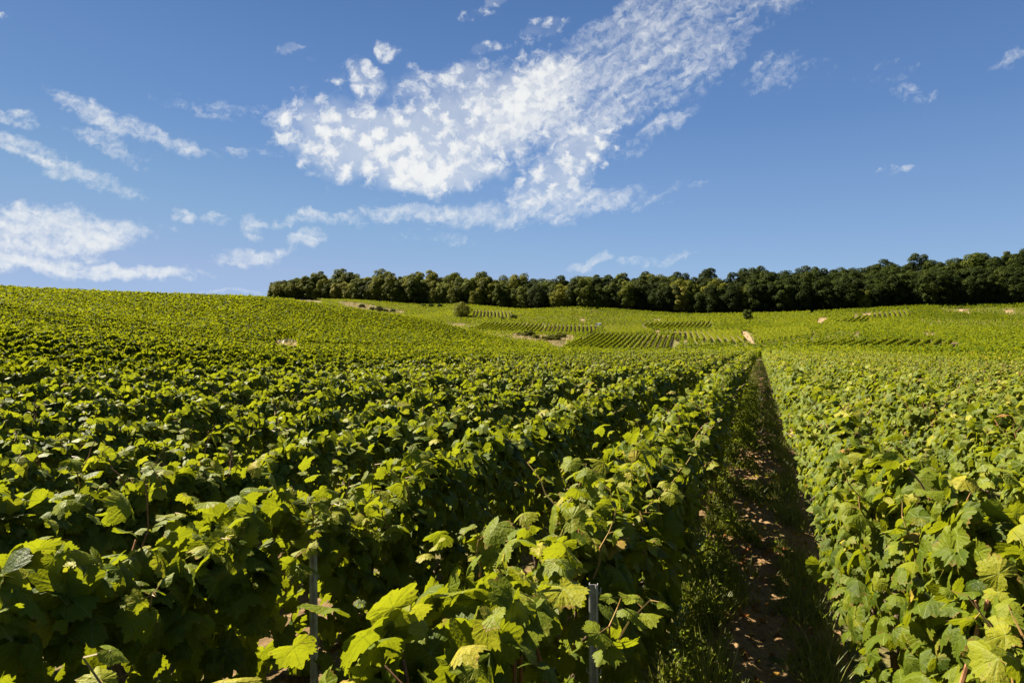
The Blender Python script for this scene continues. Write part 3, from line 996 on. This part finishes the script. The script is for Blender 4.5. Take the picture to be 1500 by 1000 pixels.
soil_polys = [poly_from_px(q) for q in SOIL_PX]
for q in soil_polys:
    # a bare patch follows the terrain on a fine grid
    lo, hi = q.min(0), q.max(0)
    n = 14
    a, b = np.meshgrid(np.linspace(0, 1, n), np.linspace(0, 1, n))
    if len(q) > 4: q4 = q[[0, 2, 3, 4]]
    else: q4 = q
    P = ((1 - a)[..., None] * (1 - b)[..., None] * q4[0] + a[..., None] * (1 - b)[..., None] * q4[1] + a[..., None] * b[..., None] * q4[2] + (1 - a)[..., None] * b[..., None] * q4[3]).reshape(-1, 2)
    Z = H(P[:, 0], P[:, 1]) + .12
    i = np.arange(n - 1)[:, None]; j = np.arange(n - 1)[None]
    k0 = i * n + j
    F = np.stack([k0, k0 + 1, k0 + 1 + n, k0 + n], 2).reshape(-1, 4)
    link('bare_soil', make_mesh('bare_soil', np.column_stack([P, Z]), F, [M_CHALK], True), kind='structure')


def wood_front(x):
    return np.interp(x, [380, 450, 560, 700, 850, 1000, 1100, 1200, 1350, 1500, 1650], [395, 398, 368, 343, 309, 284, 274, 264, 257, 261, 268])


def build_vineyard_mass():
    """the close set vines of the far slope, whose rows run across the view"""
    geo = Geo()
    S = 17
    for (dirdeg, x0, x1) in ((78, 380, 860), (96, 860, 1120), (106, 1120, 1620)):
        th = rad(dirdeg)
        d = np.array([math.sin(th), math.cos(th)]); sv = np.array([d[1], -d[0]])
        # all candidate points of this third of the slope, then keep those in the plots' gaps
        for c in np.arange(-420, 60, 1.25):
            L = np.arange(-300, 380, 0.5)
            P = sv[None] * c + d[None] * L[:, None]
            rel = np.column_stack([P, np.zeros(len(P))]) - np.array([0, 0, 0])
            zc = rel @ np.array([FWD[0], FWD[1], 0]); xc = rel @ RIGHT
            xp = 750 + 1000 * xc / np.maximum(zc, 1)
            ok = (zc > 92) & (xp > x0) & (xp <= x1) & (zc < wood_front(xp) - 6)
            # leave the near blocks to their own rows
            ok &= ~((P[:, 0] < -11.5) & (P[:, 1] < 152) & (P[:, 0] > -85)) & ~((P[:, 1] < 90)) & ~((P[:, 0] < -60) & (P[:, 1] < 170))
            for q in plot_polys: ok &= ~inside(shrink(q, 1.03), P)
            for q in soil_polys + BARE: ok &= ~inside(q, P)
            ca, sa = math.cos(.12), math.sin(.12)
            pu, pv = P[:, 0] * ca - P[:, 1] * sa, P[:, 0] * sa + P[:, 1] * ca
            row = np.floor(pv / 27.0); pu2 = pu + 19 * np.sin(row * 2.1)
            colm = np.floor(pu2 / 42.0)
            hsh = np.modf(np.abs(np.sin(row * 12.99 + colm * 78.2) * 43758.5))[0]
            fu, fv = pu2 - colm * 42.0, pv - row * 27.0
            ok &= (fv > 1.6) & ((fu > 1.2) | (hsh > .5))
            sp2 = 1.6 + .3 * hsh
            st_ = np.modf(np.abs(P[:, 0] * (1.0 if x0 > 1000 else .97) + P[:, 1] * (.25 * (hsh - .5) + .1)) / sp2)[0]
            striped = (hsh > .30) & (hsh < .62)
            ok &= ~striped | (st_ < .46)
            if not ok.any(): continue
            Ls = L[ok]; hh_ = np.repeat(hsh[ok], 6); sm = np.repeat(striped[ok], 6)
            s = np.repeat(Ls, 6) + rng.uniform(0, .5, len(Ls) * 6)
            keep = rng.random(len(s)) < (0.75 if c % 2 else .9)
            s = s[keep]; hh_ = hh_[keep]
            N = len(s)
            Q = sv[None] * c + d[None] * s[:, None]
            z = rng.uniform(.35, 1.2, N)
            off = rng.normal(0, .17, N)
            Q = Q + sv[None] * off[:, None]
            out = np.column_stack([sv[0] * np.sign(off), sv[1] * np.sign(off), np.full(N, .8)])
            patch = .09 * np.sin(Q[:, 0] * .05 + 1.3 * np.sin(Q[:, 1] * .03)) + .06 * np.sin(Q[:, 1] * .11 + Q[:, 0] * .02)
            tint = np.clip(rng.normal(.33, .14, N) + patch + .30 * (hh_ - .4), 0, .93)
            add_leaves(geo, 3, np.column_stack([Q, Hq(Q[:, 0], Q[:, 1]) + z]), out + .3 * SUNV + rng.normal(0, .45, (N, 3)),
                       rng.normal(0, .6, (N, 3)) - np.array([0, 0, .4]), .40 * rng.uniform(.6, 1.25, N), tint)
    link('vines', geo.mesh('vines', [M_LEAF_FAR]), kind='stuff', label='close set green vines covering the far slope below the wood', cat='vines')


build_vineyard_mass()


def block_two():
    """rows that carry on in line with the path beyond the headland"""
    for i, X in enumerate(np.arange(-12.0, 14.6, 1.2)):
        geo = Geo()
        fill_row(geo, straight(X, 0, 0), 92.0, 128.0 - .4 * max(0, X), yellow=.05, seed=X, half=.19, plot=True)
        link('vine_row', geo.mesh('foliage', [M_LEAF_FAR]), label=f'{ordinal(i + 1)} row from the left in the block beyond the end of the path', cat='vine row',
             group='vine rows of the block beyond the end of the path')


block_two()

# ------------------------------------------------------------------ trees


def crown_geo(seed, height, width, n, leaf, base=.12, lobes=18):
    r = np.random.default_rng(seed)
    g = Geo()
    cz = height * (.5 + base / 2)
    rz = height * (1 - base) / 2
    C, R = [np.array([0, 0, cz])], [min(width / 2, rz) * .72]
    for k in range(lobes):
        t = (k + .5) / lobes
        zz = -0.92 + 1.84 * t + r.normal(0, .05)
        a = k * 2.399 + r.normal(0, .35)
        rr = math.sqrt(max(0, 1 - zz * zz * .86)) * r.uniform(.68, .98)
        C.append(np.array([math.cos(a) * rr * width * .37, math.sin(a) * rr * width * .37, cz + zz * rz * .80]))
        R.append(width * r.uniform(.15, .25) * (1.0 - .25 * max(0, zz)))
    C, R = np.array(C), np.array(R)
    w = R ** 2 / np.sum(R ** 2)
    k = r.choice(len(R), n, p=w)
    d = unit(r.normal(0, 1, (n, 3)))
    d[:, 2] = np.where(r.random(n) < .45, np.abs(d[:, 2]), d[:, 2])
    P = C[k] + d * R[k][:, None] * r.uniform(.72, 1.08, n)[:, None] * np.array([1, 1, .9])
    # keep leaves that are not deep inside another lobe
    dist = np.min(np.linalg.norm(P[:, None] - C[None], axis=2) / R[None], axis=1)
    P, d, k = P[dist > .62], d[dist > .62], k[dist > .62]
    n = len(P)
    tint = np.clip(r.normal(.45, .2, n) + r.normal(0, .16, len(R))[k], 0, 1)
    global rng
    add_leaves(g, 3, P, d + .5 * np.array([0, 0, 1]) + r.normal(0, .5, (n, 3)), r.normal(0, .6, (n, 3)) - np.array([0, 0, .5]), leaf * r.uniform(.6, 1.3, n), tint)
    return g


def trunk_geo(seed, height, r0):
    r = np.random.default_rng(seed)
    g = Geo()
    pts = np.array([[r.normal(0, .05) * k, r.normal(0, .05) * k, height * .13 * k] for k in range(6)]); pts[0, 2] = -.4
    g.tube(pts, np.linspace(r0, r0 * .4, 6), 8)
    for k in range(5):
        p = pts[2 + k % 3]; a = r.uniform(0, 6.28)
        e = np.array([math.cos(a), math.sin(a), .9])
        g.tube([p, p + e * height * .10, p + e * height * .17 + np.array([0, 0, height * .06])], [r0 * .45, r0 * .3, r0 * .14], 6)
    return g


CROWNS = []
for s in range(9):
    hh, ww = [(16, 11), (15, 9), (17, 10), (14, 11.5), (18, 9.5), (13, 9), (15.5, 12), (16.5, 8.5), (12, 10)][s]
    CROWNS.append((crown_geo(100 + s, hh, ww, 7500, .50, base=[.0, .05, -.03, .0, .06, -.03, .0, .03, -.04][s], lobes=[18, 15, 22, 20, 17, 14, 24, 16, 18][s]).mesh('crown', [M_TREE['mid green']]),
                   trunk_geo(200 + s, hh, .30).mesh('trunk', [M_TRUNK]), hh))


def add_tree(x, y, variant, scale, tone, label, group, name='tree', sink=0.0, squash=1.0, cat='tree'):
    cm, tm, hh = CROWNS[variant]
    root = bpy.data.objects.new(name, None)
    COL.objects.link(root)
    root.location = (x, y, float(H(x, y)[0]) - sink)
    root.rotation_euler = (0, 0, rng.uniform(0, 6.28))
    root.scale = (scale * rng.uniform(1.0, 1.25), scale * rng.uniform(1.0, 1.25), scale * squash)
    root['label'], root['category'] = label, cat
    if group: root['group'] = group
    link('trunk', tm, root)
    c = link('crown', cm, root)
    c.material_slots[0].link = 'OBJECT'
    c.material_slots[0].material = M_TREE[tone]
    return root


def build_wood():
    lines = [('front line of the wood', 0.0, 4.3, 0.80), ('second line of the wood', 6.0, 6.0, 0.96), ('third line of the wood', 14.0, 6.6, 1.04), ('fourth line of the wood', 24.0, 7.2, 1.06),
             ('fifth line of the wood', 40.0, 8.0, 1.08), ('sixth line of the wood', 54.0, 8.4, 1.1), ('crest line of the wood', 70.0, 8.8, 1.1)]
    for li, (words, dep, step, sc) in enumerate(lines):
        x = 398.0 + (0 if li == 0 else rng.uniform(0, 12)) if li < 4 else 930.0
        cnt = 0
        while x < 1560:
            z = wood_front(x) + dep + rng.normal(0, 1.6)
            q = px(x, 500, z)
            cnt += 1
            s = sc * rng.uniform(.84, 1.08)
            if x < 470: s *= .66 + .34 * (x - 398) / 72
            if x > 1250: s *= .92
            u = rng.random()  # leaf tones paint in sunlit warmth at left, cloud shadow at right
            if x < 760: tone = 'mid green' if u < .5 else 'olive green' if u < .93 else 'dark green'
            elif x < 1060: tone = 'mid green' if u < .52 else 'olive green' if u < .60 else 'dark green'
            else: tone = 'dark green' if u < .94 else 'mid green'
            if li == 0 and (abs(x - 1002) < 9 or abs(x - 497) < 9): tone = 'yellow green'
            if li == 0 and abs(x - 1262) < 8: tone = 'olive green'
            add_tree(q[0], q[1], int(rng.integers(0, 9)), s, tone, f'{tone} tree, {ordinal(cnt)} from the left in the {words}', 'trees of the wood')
            x += step * .86 / z * 1000 * rng.uniform(.75, 1.25)


build_wood()



def build_undergrowth():
    g = Geo()
    n = 26000
    x = rng.uniform(398, 1560, n); dep = rng.uniform(1, 16, n)
    z = np.array([wood_front(a) for a in x]) + dep
    q = CAM[None] + np.array([ray(a, 500) for a in x]) * z[:, None]
    h = rng.random(n) ** 1.3 * (1.0 + np.minimum(dep, 8) * .45) * np.where(x < 440, .5, 1)
    P = np.column_stack([q[:, 0], q[:, 1], Hq(q[:, 0], q[:, 1]) + h])
    add_leaves(g, 3, P, rng.normal(0, .6, (n, 3)) + np.array([0, -.3, .5]), rng.normal(0, .6, (n, 3)) - np.array([0, 0, .5]), .75 * rng.uniform(.6, 1.3, n), np.clip(rng.normal(.4, .2, n), 0, 1))
    link('undergrowth', g.mesh('undergrowth', [M_TREE['dark green']]), kind='stuff', label='dark undergrowth filling the foot of the wood', cat='undergrowth')


build_undergrowth()

# the round bush, the lone small tree and the low shrubs of the slope
q = hit(677, 466, 0.2)
b1 = add_tree(q[0], q[1], 6, .60, 'olive green', 'big round green bush standing alone among the striped plots', None, name='bush', sink=.5, squash=.86, cat='bush')
b1.scale = (.66, .62, .50)
q = hit(1095, 470, 0.2)
add_tree(q[0], q[1], 5, .36, 'mid green', 'lone small dark tree on the far slope above the bright plot', None, cat='tree')
SHRUBS = [(762, 493, .22, 'small shrub at the left end of the dry grass strip'), (775, 494, .30, 'low shrub near the left end of the dry grass strip'), (822, 496, .28, 'low shrub at the right end of the dry grass strip'),
          (812, 500, .34, 'tallest shrub in the dry grass strip'), (530, 450, .26, 'small shrub halfway along the dry grass bank'), (575, 457, .26, 'small shrub at the low end of the dry grass bank'), (737, 469, .26, 'low dark shrub below the upper striped plot'), (752, 468, .34, 'broad low shrub below the upper striped plot'), (764, 469, .24, 'low shrub at the right end of the upper plot'),
          (720, 468, .2, 'small low shrub at the left end below the upper plot'), (556, 456, .34, 'dark shrub at the top of the shaded bank'), (565, 457, .3, 'dark shrub in the middle of the shaded bank'),
          (545, 454, .3, 'dark shrub beside the dry grass bank'), (785, 497, .3, 'dark shrub in the dry grass strip'), (800, 500, .3, 'shrub at the low end of the dry grass strip'), (632, 450, .34, 'dark hedge shrub left of the round bush'), (645, 451, .34, 'dark hedge shrub nearest the round bush'),
          (620, 450, .3, 'dark hedge shrub at the left end of the short hedge')]
for x, y, s, lab in SHRUBS:
    q = hit(x, y, 0.3)
    add_tree(q[0], q[1], [8, 5, 3][int(rng.integers(0, 3))], s * rng.uniform(.9, 1.25), 'olive green' if x > 740 else 'mid green', lab, 'low shrubs on the far slope', name='shrub', sink=.4, squash=.62, cat='shrub')


# ------------------------------------------------------------------ small stone hut
def build_hut():
    q = hit(877, 479, 0.2)
    z = float(H(q[0], q[1])[0])
    root = bpy.data.objects.new('hut', None)
    COL.objects.link(root)
    root.location = (q[0], q[1], z); root.rotation_euler = (0, 0, YAW - .75)
    root['label'], root['category'] = 'small pale stone hut with a rounded grey roof among the vines', 'hut'
    root.scale = (.62, .62, .62)
    w, dpt, h = 1.1, 1.3, 1.5
    g = Geo()
    n = 10
    arch = [(-w, -.4), (w, -.4), (w, h)] + [(w * math.cos(math.pi * k / n), h + w * .8 * math.sin(math.pi * k / n)) for k in range(1, n)] + [(-w, h)]
    m = len(arch)
    V = [(x, -dpt, y) for x, y in arch] + [(x, dpt, y) for x, y in arch]
    F = []
    for k in range(1, m - 1): F += [(0, k, k + 1), (m, m + k + 1, m + k)]
    for k in range(m):
        l = (k + 1) % m
        F += [(k, m + k, m + l), (k, m + l, l)]
    g.add(V, F)
    link('wall', g.mesh('wall', [M_STONE]), root)
    g = Geo()
    W = w + .1
    prof = [(W * math.cos(math.pi * k / n), h + .02 + W * .82 * math.sin(math.pi * k / n)) for k in range(n + 1)]
    inn = [(w * 1.01 * math.cos(math.pi * k / n), h + .005 + w * .81 * math.sin(math.pi * k / n)) for k in range(n + 1)]
    V, F = [], []
    for y in (-dpt - .15, dpt + .15):
        V += [(x, y, zz) for x, zz in prof] + [(x, y, zz) for x, zz in inn]
    m = n + 1
    for k in range(n):
        F += [(k, k + 1, 2 * m + k + 1), (k, 2 * m + k + 1, 2 * m + k), (m + k + 1, m + k, 3 * m + k), (m + k + 1, 3 * m + k, 3 * m + k + 1),
              (k + 1, k, m + k), (k + 1, m + k, m + k + 1), (2 * m + k, 2 * m + k + 1, 3 * m + k + 1), (2 * m + k, 3 * m + k + 1, 3 * m + k)]
    g.add(V, F)
    link('roof', g.mesh('roof', [M_ROOF]), root)
    g = Geo()
    V = [(x, y, zz) for y in (-dpt - .04, -dpt + .02) for x, zz in ((-.4, 0), (.4, 0), (.4, 1.5), (-.4, 1.5))]
    g.add(V, [(0, 1, 2), (0, 2, 3), (0, 3, 7), (0, 7, 4), (1, 5, 6), (1, 6, 2), (3, 2, 6), (3, 6, 7)])
    link('door', g.mesh('door', [M_DOOR]), root)


build_hut()


# ------------------------------------------------------------------ grass, weeds and litter
def blades(geo, P, length, width, lean, tint, curve=.5):
    """three-segment blades of grass at P"""
    N = len(P)
    a = rng.uniform(0, 2 * math.pi, N)
    d = np.stack([np.cos(a), np.sin(a), np.zeros(N)], 1); sd_ = np.stack([-np.sin(a), np.cos(a), np.zeros(N)], 1)
    L = length * rng.uniform(.5, 1.2, N); ln = lean * rng.uniform(.2, 1.5, N)
    V = np.zeros((N, 7, 3))
    for i, t in enumerate((0, .4, .75)):
        c = P + d * (L * (ln * t + curve * ln * t * t))[:, None] + np.array([0, 0, 1.0]) * (L * t * (1 - .3 * ln * t))[:, None]
        w = (width * (1 - .45 * t))
        V[:, 2 * i] = c - sd_ * w[:, None]; V[:, 2 * i + 1] = c + sd_ * w[:, None]
    V[:, 6] = P + d * (L * (ln + curve * ln))[:, None] + np.array([0, 0, 1.0]) * (L * (1 - .35 * ln))[:, None]
    F = np.array([[0, 1, 3], [0, 3, 2], [2, 3, 5], [2, 5, 4], [4, 5, 6]])
    FF = (F[None] + (np.arange(N) * 7)[:, None, None]).reshape(-1, 3)
    geo.add(V.reshape(-1, 3), FF, tint=np.repeat(np.broadcast_to(tint, (N,)), 7))


def path_points(n, x0, x1, y0, y1, clump=True, thr=0.0):
    X = rng.uniform(x0, x1, n); Y = rng.uniform(y0, y1, n)
    if clump:
        k = wav(X, Y * .6, 3.2, .7) + .6 * wav(X, Y, 7.0, 2.2) + rng.normal(0, .25, n)
        edge = np.abs(X - .03) / .4
        keep = k + 0.9 * (edge - .35) > thr
        X, Y = X[keep], Y[keep]
    return np.stack([X, Y, Hq(X, Y) + path_relief(X, Y) - .01], 1)


def build_path_plants():
    g = Geo()
    for (n, y0, y1, L, w, thr) in ((26000, .2, 7, .07, .0016, .05), (26000, 7, 22, .085, .003, .05), (22000, 22, 86, .10, .007, -.02)):
        P = path_points(n, -.42, .42, y0, y1, thr=thr)
        blades(g, P, np.full(len(P), L), np.full(len(P), w), .55, np.clip(rng.normal(.45, .22, len(P)), 0, 1))
    # taller grass along the foot of the left row
    for (n, y0, y1, L) in ((15000, .8, 9, .20), (14000, 9, 40, .24)):
        P = path_points(n, -.50, .02, y0, y1, thr=.0)
        blades(g, P, np.full(len(P), L), np.full(len(P), .0028), .4, np.clip(rng.normal(.55, .2, len(P)), 0, 1))
    P = path_points(9000, .16, .46, .8, 22, thr=.1)
    blades(g, P, np.full(len(P), .17), np.full(len(P), .0028), .45, np.clip(rng.normal(.6, .22, len(P)), 0, 1))
    link('grass', g.mesh('grass', [M_GRASS]), kind='stuff', label='short grass growing along the soil path between the vines', cat='grass')
    g = Geo()
    P = np.vstack([path_points(15000, -.42, .40, .5, 26, thr=.35), path_points(26000, -.48, .0, .6, 30, thr=.1)])
    N = len(P)
    P[:, 2] += np.where(P[:, 0] < -.05, rng.uniform(.01, .20, N), rng.uniform(.01, .06, N))
    add_leaves(g, 2, P, np.array([[0, 0, 1.0]]) + rng.normal(0, .4, (N, 3)), rng.normal(0, 1, (N, 3)), rng.uniform(.015, .042, N) * (1 + P[:, 1] * .02), np.clip(rng.normal(.45, .15, N), 0, .9))
    link('weeds', g.mesh('weeds', [M_LEAF_FAR]), kind='stuff', label='small leafy weeds low on the soil path', cat='weeds')
    g = Geo()
    P = path_points(2600, -.40, .42, .5, 24, clump=False)
    N = len(P)
    P[:, 2] += rng.uniform(.012, .03, N)
    add_leaves(g, 1, P, np.array([[0, 0, 1.0]]) + rng.normal(0, .5, (N, 3)), rng.normal(0, 1, (N, 3)), rng.uniform(.02, .07, N), rng.uniform(.955, 1.0, N))
    link('leaf_litter', g.mesh('leaf_litter', [M_LEAF_FAR]), kind='stuff', label='dry brown leaves scattered on the soil path', cat='leaf litter')


build_path_plants()


def grass_tuft(x, y, n, L, label, dry=.0):
    g = Geo()
    a = rng.uniform(0, 6.28, n); r = np.abs(rng.normal(0, .035, n))
    X, Y = x + np.cos(a) * r, y + np.sin(a) * r
    P = np.stack([X, Y, Hq(X, Y) - .005], 1)
    blades(g, P, np.full(n, L), np.full(n, .0032), .38, np.clip(rng.normal(.62 + dry, .18, n), 0, 1), curve=.9)
    blades(g, P[: n // 6], np.full(n // 6, L * 1.25), np.full(n // 6, .002), .15, np.full(n // 6, .92))
    link('grass_tuft', g.mesh('grass_tuft', [M_GRASS]), label=label, cat='grass tuft', group='grass tufts beside the path')


grass_tuft(-.16, 2.0, 150, .50, 'tall light green grass tuft in front, at the foot of the first left row')
grass_tuft(-.20, 3.2, 120, .46, 'bushy grass tuft halfway along the left edge of the path')
grass_tuft(.30, 3.6, 40, .30, 'thin grass tuft against the vine row right of the path')
grass_tuft(-.26, 4.6, 70, .36, 'far grass tuft on the left edge of the path')


def build_dry_grass():
    g = Geo()
    for q, n, L in zip(DRY, (12000, 5000, 2500, 7000, 5000), (.5, .45, .3, .7, .7)):
        lo, hi = q.min(0), q.max(0)
        P2 = rng.uniform(lo, hi, (n * 3, 2))
        P2 = P2[inside(q, P2)][:n]
        n = len(P2)
        P = np.column_stack([P2, Hq(P2[:, 0], P2[:, 1])])
        blades(g, P, np.full(n, L * 1.5), np.full(n, .06), .5, np.clip(rng.normal(.5, .18, n) + .28 * np.sin(P[:, 0] * .9 + 1.5 * np.sin(P[:, 1] * .35)), 0, 1))
    link('dry_grass', g.mesh('dry_grass', [M_STRAW]), kind='stuff', label='tan dry grass on the banks between the vine plots', cat='dry grass')


build_dry_grass()
